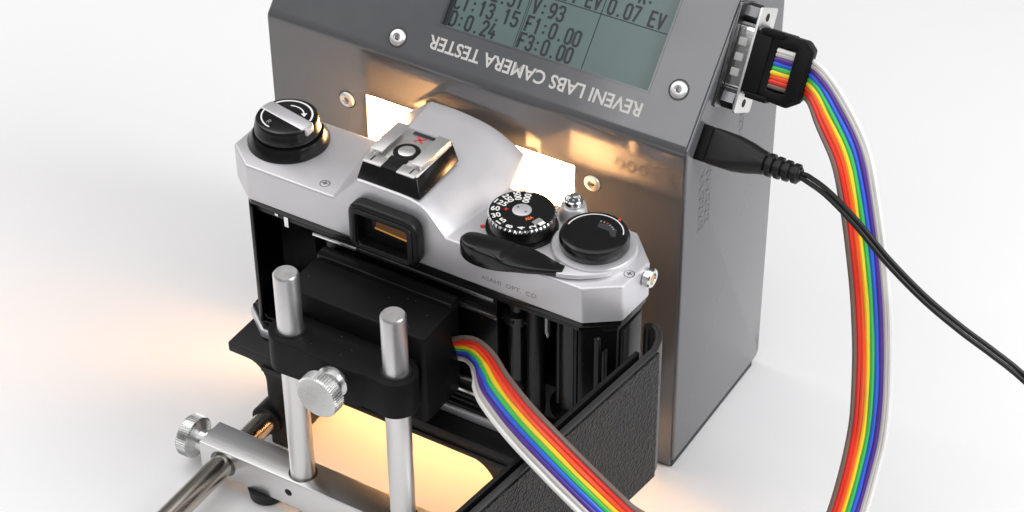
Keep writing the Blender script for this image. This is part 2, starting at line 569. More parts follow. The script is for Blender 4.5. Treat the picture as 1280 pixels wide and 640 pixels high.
for nm, i in (('rl', 0), ('rr', 1), ('cr', 2), ('er', 3), ('fr', 4), ('fl', 5), ('el', 6), ('cl', 7)):
    av(nm, (*o[i], ZD))
    av(nm + 'b', (*o[i], ZB))
av('plf', (-89.3, YR, ZD)); av('prf', (-51.4, YR, ZD)); av('plm', (-93.8, YF, ZD)); av('pln', (-95.6, -4.5, ZD)); av('prn', (-50.4, -4.2, 105.8))
av('plmb', (-93.8, YF, ZB)); av('plnb', (-95.6, -4.5, ZB)); av('pmnb', (-68, -2.6, ZB)); av('prnb', (-50.4, -4.2, ZB)); av('prmb', (-47.4, YF, ZB))


def curve(pts, n):
    """even points along a smooth plane curve"""
    q = smooth_path(pts, 24)
    ln = [0.0]
    for u_, v_ in zip(q, q[1:]):
        ln.append(ln[-1] + (v_ - u_).length)
    out, k_ = [], 0
    for i_ in range(n + 1):
        t_ = ln[-1] * i_ / n
        while k_ < len(q) - 2 and ln[k_ + 1] < t_:
            k_ += 1
        f_ = (t_ - ln[k_]) / max(1e-9, ln[k_ + 1] - ln[k_])
        out.append(q[k_].lerp(q[k_ + 1], min(1, max(0, f_))))
    return out


NP = 18
ROWS = [-47.0, -41.0, -35.0, -29.0, -23.0, YF, -13.5, -9.5, -4.2]
NY, CUT = len(ROWS) - 1, 5
rear = curve([(-80.6, YR, 112.3), (-72, YR, 112.35), (-64.5, YR, 112.3), (-60.5, YR, 111.8), (-57.6, YR, 110.2), (-54.4, YR, 106.6), (-51.4, YR, ZD)], NP)
nose = curve([(-83.3, -3.0, 112.5), (-75, -2.8, 112.4), (-66.5, -3.0, 111.7), (-60.5, -3.5, 110.7), (-56.2, -3.8, 109.0), (-53.0, -4.0, 107.4), (-50.4, -4.2, 105.8)], NP)
grid = []
for iy in range(NY + 1):
    t = (ROWS[iy] + 47.0) / 42.8
    if iy <= CUT:
        end = Vector((-51.4, YR, ZD)).lerp(Vector((-47.4, YF, ZD)), iy / CUT)
        end.y = ROWS[iy]
    else:
        end = Vector((-47.4, YF, ZD)).lerp(Vector((-50.4, -4.2, 105.8)), (ROWS[iy] - YF) / (-4.2 - YF))
    last = Vector(rear[NP]).lerp(Vector(nose[NP]), t)
    row = []
    for ix in range(NP + 1):
        if ix == NP:
            if iy == 0:
                row.append('prf'); continue
            if iy == NY:
                row.append('prn'); continue
        nm = 'g%d_%d' % (iy, ix)
        p = Vector(rear[ix]).lerp(Vector(nose[ix]), t) + (end - last) * max(0.0, (ix - NP + 9) / 9) ** 1.4
        av(nm, tuple(p))
        row.append(nm)
    grid.append(row)
edge_r = [grid[iy][NP] for iy in range(NY + 1)]
PM = edge_r[CUT]
F = [['rl', 'plf', 'plm', 'fl', 'el', 'cl'], ['prf', 'rr', 'cr', 'er', 'fr'] + edge_r[1:CUT + 1][::-1],
     ['plf'] + [grid[iy][0] for iy in range(NY + 1)] + ['pln', 'plm'],
     ['pln'] + [grid[NY][ix] for ix in range(NP)] + ['prn', 'prnb', 'pmnb', 'plnb'],
     ['rl', 'rlb', 'rrb', 'rr', 'prf'] + [grid[0][ix] for ix in range(NP - 1, -1, -1)] + ['plf'],
     ['rr', 'rrb', 'crb', 'cr'], ['cr', 'crb', 'erb', 'er'], ['er', 'erb', 'frb', 'fr'],
     ['fr', 'frb', 'prmb', PM], [PM] + edge_r[CUT + 1:] + ['prnb', 'prmb'], ['pln', 'plnb', 'plmb', 'plm'],
     ['plm', 'plmb', 'flb', 'fl'], ['fl', 'flb', 'elb', 'el'], ['el', 'elb', 'clb', 'cl'], ['cl', 'clb', 'rlb', 'rl'],
     ['rlb', 'clb', 'elb', 'flb', 'plmb', 'plnb', 'pmnb', 'prnb', 'prmb', 'frb', 'erb', 'crb', 'rrb']]
for iy in range(NY):
    for ix in range(NP):
        F.append([grid[iy][ix], grid[iy][ix + 1], grid[iy + 1][ix + 1], grid[iy + 1][ix]])
F = [f for f in F if len(f) > 2]
top = B().vf(vl, [[V[n] for n in f] for f in F]).build('top_cover', 'satin_chrome', K, bevel=0.75, seg=4, smooth=50, minang=18)
np_ = [(-95.4, -4.1), (-68, -2.2), (-51.0, -3.6), (-51.0, -3.2), (-68, -1.8), (-95.4, -3.7)]
B().prism(np_, 91.0, 101.8).build('nose_plate', 'satin_black', K, bevel=0.15)
B().prism([(-89.5, -3.35), (-68, -2.0), (-55.0, -3.4), (-55.0, -2.9), (-68, -1.6), (-89.5, -2.9)], 102.0, 107.0).build('name_plate', 'satin_black', K, bevel=0.15)
text('front_engraving', 'K1000', 'matte_black', K, (-12, YF + 0.02, 94.5), (-1, 0, 0), (0, 0, 1), width=20, height=4.0, lift=0.05)

# base plate, body core, chambers
B().prism(octo(0), 36.5, 39.8).build('base_plate', 'satin_chrome', K, bevel=0.5, seg=3)
for ins, za, zb_ in ((0.7, 39.8, 41.2), (1.6, 41.2, 42.6), (2.4, 42.6, 43.8)):
    B().ring(octo(ins), octo(7), za, zb_).build('base_rim', 'satin_black', K, bevel=0.25)
B().ring(octo(0.8), octo(7), 88.2, 90.25).build('top_rim', 'gloss_black', K, bevel=0.2)
B().ring(octo(1.9), octo(7), 85.6, 88.2).build('top_rim', 'satin_black', K, bevel=0.2)


def wall(path, th, z0, z1):
    """an upright sheet of even thickness along a plan path"""
    n = len(path)
    P = [Vector(p) for p in path]
    off = []
    for i in range(n):
        t = (P[min(i + 1, n - 1)] - P[max(i - 1, 0)]).normalized()
        off.append(P[i] + Vector((-t.y, t.x)) * th)
    return B().prism([tuple(p) for p in P] + [tuple(p) for p in off[::-1]], z0, z1)


wall([(-119.2, -45.6), (-120.2, -45.4), (-125.2, -39.2), (-125.2, -27), (-117.5, -20), (-9, -20), (-1.2, -27), (-1.2, -38.6), (-7.6, -44.6), (-8.8, -45)], 1.2, 43.0, 87.0).build('body_shell', 'chamber_black', K, bevel=0.3, smooth=40)
wall([(-121.5, -17.4), (-6, -17.4)], 2.4, 40, 90.2).build('front_leather', 'leatherette', K)
# the film gate block with its rails
b = B()
b.ring(rrect(-95.5, -36.5, 44.0, 86.0, 1.0, 2), rrect(-88.5, -52.5, 52.5, 76.5, 0.6, 2), -43.4, -30, 'y')
gate = b.build('film_gate', 'chamber_black', K, bevel=0.3)
B().box(-89, -52, -31.5, -30.5, 52, 77).build('shutter_curtain', 'matte_black', K, parent=gate)
for z, x0, x1, r, m_ in ((84.2, -98.5, -37, 0.85, 'dark_metal'), (78.2, -95, -36, 0.8, 'dark_metal'), (50.6, -95, -36, 0.8, 'dark_metal'), (45.2, -96, -37, 0.85, 'bright_steel')):
    B().box(x0, x1, -44.6, -43.3, z - r, z + r).build('film_rail', m_, K, bevel=0.3, parent=gate)
B().tube([(-98.9, -44.6, 84.3), (-83.5, -44.6, 84.6)], 0.75, 10).build('guide_pin', 'bright_steel', K, parent=gate)
B().box(-94.2, -92.6, -45.2, -43.6, 79.0, 80.6).build('guide_pin', 'bright_steel', K, parent=gate)
B().prism([(-94.6, 74.0), (-91.0, 78.5), (-94.6, 78.5)], -44.2, -43.6, 'y').build('guide_plate', 'dark_metal', K, parent=gate)
# cassette chamber with rewind fork
B().lathe([(1.9, 80.5), (1.9, 88.0), (0, 88)], (-108, -33, 0), n=20).build('rewind_fork', 'bright_steel', K)
B().box(-108.9, -107.3, -45.6, -45.0, 83.6, 87.4).build('latch_pin', 'bright_steel', K, bevel=0.2)
B().box(-112.2, -110.9, -45.6, -45.0, 86.4, 87.4).build('latch_pin', 'bright_steel', K, bevel=0.2)
# take-up side: sprocket shaft, rollers and spool
sp = B().lathe([(0, 46), (2.6, 46), (2.6, 50), (4.6, 50), (4.6, 53), (3.0, 54), (3.0, 75), (4.6, 76), (4.6, 79), (3.2, 79.4), (3.2, 84), (4.4, 84.2), (4.4, 86), (0, 86)], (-32.5, -38.5, 0), n=28).build('sprocket_shaft', 'gloss_black', K)
for z in (51.5, 77.5):
    for i in range(8):
        a = i * math.pi / 4 + 0.2
        c = Vector((-32.5 + 4.7 * math.cos(a), -38.5 + 4.7 * math.sin(a), z))
        B().lathe([(0.5, -0.4), (0.4, 0.5), (0, 0.8)], c, (math.cos(a), math.sin(a), 0), 6).build('tooth', 'gloss_black', K, parent=sp)
B().lathe([(0, 45.5), (2.6, 45.5), (2.8, 47), (2.5, 66), (2.8, 84), (2.6, 86), (0, 86)], (-24.6, -41.8, 0), n=24).build('guide_roller', 'satin_black', K)
sl = B().lathe([(0, 45.5), (7.4, 45.5), (7.4, 47.5), (5.6, 48), (5.6, 82), (7.4, 83), (7.4, 85), (0, 85)], (-16.0, -34.0, 0), n=36).build('take_up_spool', 'gloss_black', K)
for i in range(6):
    a = i * math.pi / 3
    c = Vector((-16 + 5.7 * math.cos(a), -34 + 5.7 * math.sin(a)))
    B().lathe([(0, 50), (0.8, 50), (0.8, 81), (0, 81)], (c.x, c.y, 0), n=8).build('spool_rib', 'satin_black', K, parent=sl)
B().tube([(-20.3, -42.6, 79.2), (-20.3, -42.6, 85)], 1.1, 10).build('roller_pin', 'dark_metal', K)
B().lathe([(0, 76.5), (0.3, 76.5), (1.0, 78.6), (1.0, 79.2), (0, 79.2)], (-20.3, -42.6, 0), n=12).build('roller_pin', 'dark_metal', K)
B().prism(rrect(-7.6, -3.2, 52, 84, 1.2), -43.5, -41.8, 'y').build('end_guide', 'satin_black', K, bevel=0.4)
B().box(-2.2, -1.4, -43.6, -41.6, 56, 80).build('end_rib', 'satin_black', K, bevel=0.25)
B().box(-1.1, 1.0, -37, -26, 45, 84).build('hinge_block', 'satin_black', K, bevel=0.5)
B().lathe([(0, 40), (1.5, 40), (1.5, 83.0), (0, 83.0)], (5.6, -30.5, 0), n=16).build('hinge_pin', 'satin_black', K)
# lens mount turned to the light
b = B()
b.lathe([(33, -17.2), (33, -12.5), (30.5, -11), (30.5, -4.2), (29.6, -3.4), (23, -3.4), (22.5, -5), (22.5, -16), (0, -16)], (-70, 0, 63.5), (0, 1, 0), 64)
b.build('lens_mount', 'satin_chrome', K)

# open back door
HX, HY = 14.2, -42.0
du = Vector((-0.12, -0.993)).normalized()
dl = Vector((-du.y, du.x)) * -1           # toward the film side
path = [(8.6, -31.6), (11.2, -33.4), (13.2, -37.0), (14.2, -41.5)] + [tuple(Vector((HX, HY)) + du * t) for t in (3, 30, 60, 90, 118, 121)]
D0, D1 = 37.6, 86.2
n_ = len(path)


def offs(d):
    P = [Vector(p) for p in path]
    out = []
    for i in range(n_):
        t = (P[min(i + 1, n_ - 1)] - P[max(i - 1, 0)]).normalized()
        nn = Vector((t.y, -t.x))
        out.append(tuple(P[i] + nn * d))
    return out


sd = 1 if (Vector(offs(1)[6]) - Vector(path[6])).x < 0 else -1
shell = path + offs(sd * 2.0)[::-1]
door = B().prism(shell, D0, D1).build('back_door', 'door_enamel', K, bevel=0.35, seg=3, smooth=40)
lp = offs(-sd * 0.55)
B().prism(lp[3:] + offs(-sd * 0.02)[3:][::-1], D0 + 1.0, D1 - 0.9).build('door_leather', 'leatherette', K, parent=door)
inner = offs(sd * 3.6)[4:-1] + offs(sd * 5.0)[4:-1][::-1]
B().prism(inner, D0 + 1.5, D1 - 0.4).build('door_rim', 'satin_black', K, bevel=0.3, parent=door)
B().prism(offs(sd * 2.05)[4:-1] + offs(sd * 3.55)[4:-1][::-1], D0 + 2, D1 - 3.5).build('light_seal', 'matte_black', K, parent=door)
B().prism(offs(sd * 5.05)[5:-2] + offs(sd * 6.2)[5:-2][::-1], D0 + 9, D1 - 9).build('pressure_plate', 'dark_metal', K, bevel=0.3, parent=door)

# rewind knob
RC = Vector((-116.6, -30.2, ZD))
rk = B().lathe([(12.3, 0), (12.3, 0.7), (10.6, 3.4), (9.2, 3.5), (9.0, 3.9), (9.9, 4.2), (10.0, 5.6), (9.6, 6.2), (9.55, 7.8), (9.1, 8.6), (8.3, 8.9), (0, 8.9)], RC, n=64).build('rewind_knob', 'gloss_black', K, smooth=40)
ca, sa = math.cos(math.radians(-11)), math.sin(math.radians(-11))
CX, CY = Vector((ca, sa, 0)), Vector((-sa, ca, 0))
b = B()
b.prism([(-8.5, -2.4), (8.6, -2.4), (9.1, -1.6), (9.1, 1.6), (8.6, 2.4), (-8.5, 2.4), (-9.0, 1.5), (-9.0, -1.5)], 8.3, 9.02, fr=(RC, CX, CY, Vector((0, 0, 1))))
b.build('rewind_crank', 'satin_chrome', K, bevel=0.3, parent=rk)
B().box(RC.x + 8.75, RC.x + 9.75, RC.y - 3.6, RC.y - 0.2, ZD + 6.9, ZD + 9.05).build('crank_tip', 'satin_chrome', K, bevel=0.2, parent=rk)


def arc_band(bb, c, r0, r1, a0, a1, z, n=24):
    vv, ff = [], []
    for i in range(n + 1):
        a = math.radians(a0 + (a1 - a0) * i / n)
        for r in (r0, r1):
            for h in (z, z - 0.1):
                vv.append((c.x + r * math.cos(a), c.y + r * math.sin(a), c.z + h))
    for i in range(n):
        p, q = 4 * i, 4 * i + 4
        ff += [(p, p + 2, q + 2, q), (p + 1, q + 1, q + 3, p + 3), (p, q, q + 1, p + 1), (p + 2, p + 3, q + 3, q + 2)]
    bb.vf(vv, ff)


b = B(); arc_band(b, RC, 7.3, 7.85, 8, 150, 8.98); b.build('white_arc', 'dial_white', K, parent=rk)
b = B(); arc_band(b, RC, 7.3, 7.75, 185, 262, 8.98); b.build('white_arc', 'dial_white', K, parent=rk)
b = B(); arc_band(b, RC, 4.9, 5.3, 40, 112, 8.98); b.build('arrow_mark', 'dial_white', K, parent=rk)
b = B()
ah = [(5.1 * math.cos(math.radians(a)) , 5.1 * math.sin(math.radians(a))) for a in (40,)][0]
tx = Vector((math.sin(math.radians(36)), -math.cos(math.radians(36)))); nx = Vector((-tx.y, tx.x))
pA = Vector(ah)
b.prism([tuple(pA + tx * 1.7), tuple(pA + nx * 0.95), tuple(pA - nx * 0.95)], 8.9, 8.985, fr=(RC, Vector((1, 0, 0)), Vector((0, 1, 0)), Vector((0, 0, 1))))
b.build('arrow_mark', 'dial_white', K, parent=rk)
text('knob_letter', 'R', 'faint_ink', K, RC + Vector((-2.6, -5.2, 8.9)), (ca, sa, 0), (-sa, ca, 0), height=1.7, parent=rk, centre=True)

# hot shoe on its black block
b = B()
bl, tl_ = [(-81.0, -46.1), (-59.7, -46.1), (-60.2, -24.5), (-81.4, -24.5)], [(-80.3, -43.6), (-62.2, -43.6), (-62.6, -24.0), (-80.6, -24.0)]
b.vf([(*p, 112.25) for p in bl] + [(*p, 117.3) for p in tl_], [(3, 2, 1, 0), (4, 5, 6, 7)] + [(i, (i + 1) % 4, 4 + (i + 1) % 4, 4 + i) for i in range(4)])
hs = b.build('hot_shoe', 'gloss_black', K, bevel=0.3)
B().box(-80.4, -62.2, -43.2, -24.0, 117.31, 117.5).build('shoe_base', 'shoe_metal', K, bevel=0.15, parent=hs)
for s_, xa in ((1, -80.3), (-1, -62.4)):
    pr = [(xa, 117.0), (xa, 119.4), (xa + s_ * 4.0, 119.4), (xa + s_ * 4.0, 118.8), (xa + s_ * 0.9, 118.8), (xa + s_ * 0.9, 117.52), (xa + s_ * 5.2, 117.52), (xa + s_ * 5.2, 117.0)]
    B().prism([(p[0], p[1]) for p in (pr[:6] + [(xa + s_ * 0.9, 117.0)])], -39.8 if s_ > 0 else -40.4, -25.2, 'y').build('shoe_rail', 'shoe_metal', K, bevel=0.22, parent=hs)
    B().box(min(xa + s_ * 0.3, xa + s_ * 6.4), max(xa + s_ * 0.3, xa + s_ * 6.4), -44.2, -40.0, 117.3, 117.9).build('shoe_lip', 'shoe_metal', K, bevel=0.2, parent=hs)
    B().box(min(xa + s_ * 2.2, xa + s_ * 2.6), max(xa + s_ * 2.2, xa + s_ * 2.6), -43.2, -40.8, 117.9, 118.0).build('shoe_slot', 'matte_black', K, parent=hs)
cx_, cy_ = -71.3, -34.6
B().ring(disc2(cx_, cy_, 4.0), disc2(cx_, cy_, 2.55), 117.52, 117.85).build('contact_ring', 'satin_black', K, bevel=0.12, parent=hs)
B().box(cx_ - 2.9, cx_ + 2.9, -44.0, -38.0, 117.52, 117.75).build('contact_strip', 'satin_black', K, bevel=0.1, parent=hs)
B().lathe([(2.5, 0), (2.5, 0.55), (2.2, 0.7), (0, 0.7)], (cx_, cy_, 117.5), n=32).build('hot_contact', 'shoe_metal', K, parent=hs)
b = B()
strokes(b, [[(-72.6, -28.8), (-70.0, -26.6)], [(-72.6, -26.6), (-70.0, -28.8)]], lambda v, h: (v.x, v.y, h), 0.55, 117.56)
b.build('sync_mark', 'red_ink', K, parent=hs)
B().box(-74.8, -67.8, -26.2, -24.8, 117.52, 117.65).build('shoe_stamp', 'dark_metal', K, parent=hs)

# eyepiece
b = B()
b.ring(rrect(-81.4, -58.0, 91.0, 107.6, 4.2), rrect(-78.4, -61.0, 93.2, 104.4, 1.2), YR - 4.4, YR - 0.02, 'y')
ep = b.build('eyepiece', 'satin_black', K, bevel=1.1, seg=4)
b = B(); b.ring(rrect(-80.2, -59.2, 92.2, 106.0, 2.6), rrect(-78.5, -60.9, 93.3, 104.3, 1.0), YR - 4.9, YR - 4.42, 'y')
b.build('eyepiece_frame', 'satin_black', K, bevel=0.2, parent=ep)
B().box(-79, -60.5, YR - 0.6, YR - 0.1, 93, 104.8).build('eyepiece_glass', 'gloss_black', K, parent=ep)
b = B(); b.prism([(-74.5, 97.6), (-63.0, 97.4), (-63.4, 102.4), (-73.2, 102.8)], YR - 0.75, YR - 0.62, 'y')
b.build('viewfinder_glow', 'amber_glow', K, parent=ep)  # glowing patch painted in for light passed on by the prism
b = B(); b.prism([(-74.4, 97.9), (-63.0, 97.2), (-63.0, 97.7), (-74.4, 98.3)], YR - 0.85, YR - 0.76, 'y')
b.build('viewfinder_glow', 'amber_glow_line', K, parent=ep)  # glowing streak painted in for light passed on by the prism
text('maker_engraving', 'ASAHI  OPT.  CO.', 'engraving', K, (-39.4, YR - 0.02, 93.3), (1, 0, 0), (0, 0, 1), width=18.6, height=1.5, lift=0.02)

# shutter dial
DC = Vector((-35.0, -31.8, ZD))
dlp = [(10.4, 0), (10.4, 0.9), (9.5, 1.0), (9.5, 5.2), (9.75, 5.35), (9.75, 5.9), (9.3, 6.25), (0, 6.25)]
sdl = B().lathe(dlp[:4], DC, n=80).build('shutter_dial', 'gloss_black', K)
B().lathe([(9.45, 5.0), (9.75, 5.2), (9.75, 5.75), (9.35, 6.12)], DC, n=160, ripple=(1, 2, 2, 0.3)).build('dial_rim', 'bright_steel', K, parent=sdl)
B().lathe([(9.4, 5.0), (9.35, 6.1), (9.2, 6.25), (0, 6.25)], DC, n=80).build('dial_top', 'satin_black', K, parent=sdl)
B().lathe([(2.75, 6.2), (2.75, 6.5), (2.5, 6.6), (0, 6.6)], DC, n=36).build('dial_cap', 'satin_chrome', K, parent=sdl)
for sx_ in (-1.5, 1.5):
    B().lathe([(0.3, 6.6), (0.3, 6.65), (0, 6.65)], DC + Vector((sx_, -0.3 * sx_, 0)), n=8).build('cap_dimple', 'matte_black', K, parent=sdl)
for tx_, an in (('1000', 107), ('500', 131), ('250', 155), ('125', 179), ('60', 203), ('30', 227), ('15', 251), ('8', 275), ('4', 299), ('2', 322), ('1', 343)):
    a = math.radians(an)
    rad = Vector((math.cos(a), math.sin(a), 0))
    R_ = -rad
    text('dial_number', tx_, 'dial_white', K, DC + rad * (8.85 - 0.66 * len(tx_)) + Vector((0, 0, 6.25)), R_, Vector((0, 0, 1)).cross(R_), height=2.05, width=1.28 * len(tx_), parent=sdl, centre=True, bold=0.02)
a = math.radians(203)
text('dial_mark', 'x', 'red_ink', K, DC + Vector((math.cos(a), math.sin(a), 0)) * 4.5 + Vector((0, 0, 6.25)), (ca, sa, 0), (-sa, ca, 0), height=1.0, parent=sdl, centre=True, bold=0.03)
text('dial_mark', 'ASA', 'orange_ink', K, DC + Vector((3.6, -2.2, 6.25)), (0.55, 0.84, 0), (-0.84, 0.55, 0), height=1.3, width=2.4, parent=sdl, centre=True, bold=0.03)
b = B(); b.prism(rrect(-1.5, 1.5, -1.0, 1.0, 0.4), 6.2, 6.32, fr=(DC + Vector((6.4, -2.2, 0)), Vector((0.3, 0.95, 0)), Vector((-0.95, 0.3, 0)), Vector((0, 0, 1))))
b.build('speed_window', 'faint_ink', K, parent=sdl)
B().lathe([(0.75, 0.0), (0.7, 0.25), (0, 0.3)], (-44.9, -36.9, ZD), n=12).build('index_mark', 'red_ink', K)

# shutter release
b = B(); b.lathe([(4.2, 0), (4.1, 1.6), (3.7, 4.2), (3.45, 4.6), (3.3, 4.6), (3.1, 4.2), (0, 4.2)], (-25.0, -20.2, ZD), n=40)
sb = b.build('shutter_button', 'satin_chrome', K, smooth=40)
B().lathe([(2.7, 4.2), (2.75, 6.6), (2.5, 6.9), (2.1, 6.9), (2.0, 5.6), (1.5, 5.5), (1.4, 6.2), (0.5, 6.2), (0.4, 5.4), (0, 5.4)], (-25.0, -20.2, ZD), n=32).build('release_socket', 'bright_steel', K, parent=sb)

# wind lever with frame counter
AC = Vector((-12.3, -30.6, ZD))
B().lathe([(12.2, 0), (12.2, 2.0), (11.8, 2.5), (9.5, 2.6)], AC, n=72).build('lever_hub', 'satin_chrome', K, smooth=40)
fcn = B().lathe([(9.5, 2.7), (9.9, 3.2), (9.9, 5.4), (9.5, 6.4), (8.9, 6.7), (7.9, 6.75), (7.8, 6.5), (0, 6.5)], AC, n=72).build('frame_counter', 'gloss_black', K, smooth=40)
b = B(); arc_band(b, AC, 7.86, 8.16, 20, 185, 6.84, 40); b.build('counter_ring', 'dial_white', K, parent=fcn)
b = B(); b.prism([(-1.2, 4.6), (2.4, 5.0), (4.8, 4.0), (6.0, 1.0), (4.6, 0.8), (3.0, 2.6), (-0.6, 2.6)], 6.5, 6.53, fr=(AC, Vector((1, 0, 0)), Vector((0, 1, 0)), Vector((0, 0, 1))))
b.build('counter_window', 'dark_grey', K, parent=fcn)
for i in range(6):
    a = math.radians(100 - i * 11)
    B().box(AC.x + 5.4 * math.cos(a) - 0.22, AC.x + 5.4 * math.cos(a) + 0.22, AC.y + 5.4 * math.sin(a) - 0.3, AC.y + 5.4 * math.sin(a) + 0.3, ZD + 6.52, ZD + 6.58).build('counter_digit', 'faint_ink' if i != 2 else 'red_ink', K, parent=fcn)
B().lathe([(0.5, 6.7), (0.5, 6.95), (0, 6.95)], AC + Vector((3.3, 8.1, 0)), n=10).build('counter_index', 'red_ink', K, parent=fcn)
hubp = [(-9.5, -31.5), (-7.5, -41.0), (-11.2, -42.6), (-15.2, -43.8), (-19.5, -42.5), (-23.0, -36.0)]
b = B(); b.prism([(-15.4, -46.6), (-12.6, -45.9), (-9.0, -44.2), (-5.0, -41.2), (-2.4, -38.2), (-6.0, -34.0), (-17.0, -36.0), (-17.0, -43.0)], ZD + 0.5, ZD + 1.95)
b.build('lever_plate', 'satin_chrome', K, bevel=0.3)
LV = [((-11.6, -45.6), (-12.4, -42.6), 1.0, 2.3), ((-16.0, -47.6), (-16.4, -42.4), 0.9, 2.6), ((-21.0, -49.6), (-20.6, -41.6), 0.6, 2.9), ((-26.0, -51.0), (-25.4, -41.2), 0.3, 3.2),
      ((-29.5, -51.9), (-29.0, -42.2), 0.0, 3.8), ((-32.5, -52.4), (-32.0, -43.6), -0.3, 5.0), ((-36.0, -52.8), (-35.4, -44.4), -0.5, 5.5), ((-40.0, -52.9), (-39.4, -45.0), -0.5, 5.7),
      ((-43.6, -52.2), (-43.2, -45.4), -0.5, 5.6), ((-46.0, -50.8), (-45.8, -46.2), -0.3, 5.3), ((-47.0, -49.4), (-46.9, -47.4), 0.2, 4.8)]
LV = smooth_path([(-29.3 + (p[0] + 29.3) * 0.86, p[1], -29.3 + (q[0] + 29.3) * 0.86, q[1], a_, c2) for p, q, a_, c2 in LV], 4)
vv, ff = [], []
for p in LV:
    ro, ri, za, zb2 = Vector((p[0], p[1])), Vector((p[2], p[3])), ZD + p[4], ZD + p[5]
    e = (ri - ro).normalized()
    h_ = zb2 - za
    bz = min(0.9, h_ * 0.35, (ri - ro).length * 0.3)
    mid = (ro + ri) / 2
    dish = 0.8 if -31 < ro.x < -16 else 0.15
    sec = [(ro + e * bz * .6, za), (ro, za + bz), (ro, zb2 - bz), (ro + e * bz * .35, zb2 - bz * .3), (ro + e * bz, zb2), (mid, zb2 - dish), (ri - e * bz, zb2 - dish * .3), (ri - e * bz * .35, zb2 - bz * .3), (ri, zb2 - bz), (ri, za + bz * .5), (ri - e * bz * .6, za)]
    vv += [(q[0].x, q[0].y, q[1]) for q in sec]
ns = 11
for i in range(len(LV) - 1):
    ff += [(i * ns + k2, i * ns + (k2 + 1) % ns, (i + 1) * ns + (k2 + 1) % ns, (i + 1) * ns + k2) for k2 in range(ns)]
ff += [tuple(range(ns)), tuple(range((len(LV) - 1) * ns, len(LV) * ns))]
wl = B().vf(vv, ff).build('wind_lever', 'gloss_black', K, smooth=50)

# deck screws and strap lug
for c in ((-95.0, -42.6, ZD), (1.0, -34.6, ZD)):
    q = B().lathe([(1.35, 0), (1.35, 0.05), (1.1, 0.12), (0, 0.14)], c, n=20).build('deck_screw', 'satin_chrome', K)
    B().ring(disc2(c[0], c[1], 1.6, 24), disc2(c[0], c[1], 1.36, 24), c[2] - 0.1, c[2] + 0.02).build('screw_recess', 'dark_metal', K, parent=q)
    for p_, q_ in ((0.8, 0.14), (0.14, 0.8)):
        B().box(c[0] - p_, c[0] + p_, c[1] - q_, c[1] + q_, c[2] + 0.1, c[2] + 0.16 + p_ * 0.01).build('screw_slot', 'matte_black', K, parent=q)
b = B(); b.lathe([(2.6, 0), (2.6, 0.6), (2.9, 0.8), (2.9, 1.9), (2.6, 2.3), (1.7, 2.3), (1.5, 1.6), (0, 1.6)], (XR - 0.1, -29.0, 99.0), (1, 0, 0), 32)
lg = b.build('strap_lug', 'bright_steel', K)
B().lathe([(1.3, 1.6), (1.1, 2.1), (0, 2.2)], (XR - 0.1, -29.0, 99.0), (1, 0, 0), 20).build('lug_pin', 'brass', K, parent=lg)

# ================================================================== camera support
U = thing('camera_support', 'black moulded stand with arched legs carrying the film camera', 'stand', (-70, -34, 0))


def fil(cx, cz, r, a0, a1, n=6):
    return [(cx + r * math.cos(math.radians(a0 + (a1 - a0) * i / n)), cz + r * math.sin(math.radians(a0 + (a1 - a0) * i / n))) for i in range(n + 1)]


pf = [(-128.6, 36.3), (-128.6, 32.6)]
pf += fil(-121.5, 26.0, 6.6, 90, 0)                   # outer fillet of the left leg
pf += [(-114.9, 0.3), (-108.6, 0.3)]
pf += fil(-98.6, 20.0, 10.0, 180, 90, 10)
pf += fil(-41.4, 20.0, 10.0, 90, 0, 10)
pf += [(-31.4, 0.3), (-25.1, 0.3)]
pf += fil(-18.5, 26.0, 6.6, 180, 90)
pf += [(-11.4, 32.6), (-11.4, 36.3)]
B().prism(pf, -53.8, -15.0, 'y').build('support_frame', 'printed_black', U, bevel=0.5, seg=2, smooth=40)
B().lathe([(0, -55.2), (4.9, -55.2), (5.3, -54.8), (5.3, -42), (0, -42)], (-115.6, 0, 9.9), (0, 1, 0), 36).build('rod_socket', 'printed_black', U)
B().box(-116, -24, -54.3, -53.85, 30.3, 32.2).build('front_lip', 'printed_black', U, bevel=0.15)

# ================================================================== steel rod
rod = B().lathe([(0, -190), (3.4, -190), (3.8, -189.5), (3.8, -50), (0, -50)], (-115.6, 0, 9.9), (0, 1, 0), 40).build('steel_rod', 'nickel_rod')
rod['label'] = 'round steel guide rod running from the black stand through the aluminium bar'
rod['category'] = 'rod'

# ================================================================== sensor stand
N_ = thing('sensor_stand', 'square aluminium bar with two upright round rods and a knurled end screw', 'stand', (-70, -72, 0))
BY0, BY1, BZ0, BZ1 = -77.4, -66.6, 4.2, 15.1
bar = B().box(-124.4, -15.6, BY0, BY1, BZ0, BZ1).build('crossbar', 'brushed_aluminium', N_, bevel=0.35, seg=3)
B().ring(disc2(-115.6, 9.9, 4.7), disc2(-115.6, 9.9, 3.85), BY0 - 0.06, BY0 + 0.05, 'y').build('bore_edge', 'dark_metal', N_, parent=bar)
b = B(); b.lathe([(1.35, 0), (1.2, 0.1), (0, 0.12)], (-91.0, BY0 + 0.02, 9.8), (0, -1, 0), 16)
b.build('set_screw', 'matte_black', N_, parent=bar)
RX = (-88.7, -52.4)
for x in RX:
    B().lathe([(0, BZ1 + 0.01), (3.78, BZ1 + 0.01), (3.78, 92.2), (3.3, 92.9), (0, 92.9)], (x, -72.3, 0), n=48).build('upright_rod', 'turned_aluminium', N_)
    B().ring(disc2(x, -72.3, 4.45), disc2(x, -72.3, 3.80), BZ1 - 0.1, BZ1 + 0.05).build('rod_seat', 'dark_metal', N_, parent=bar)
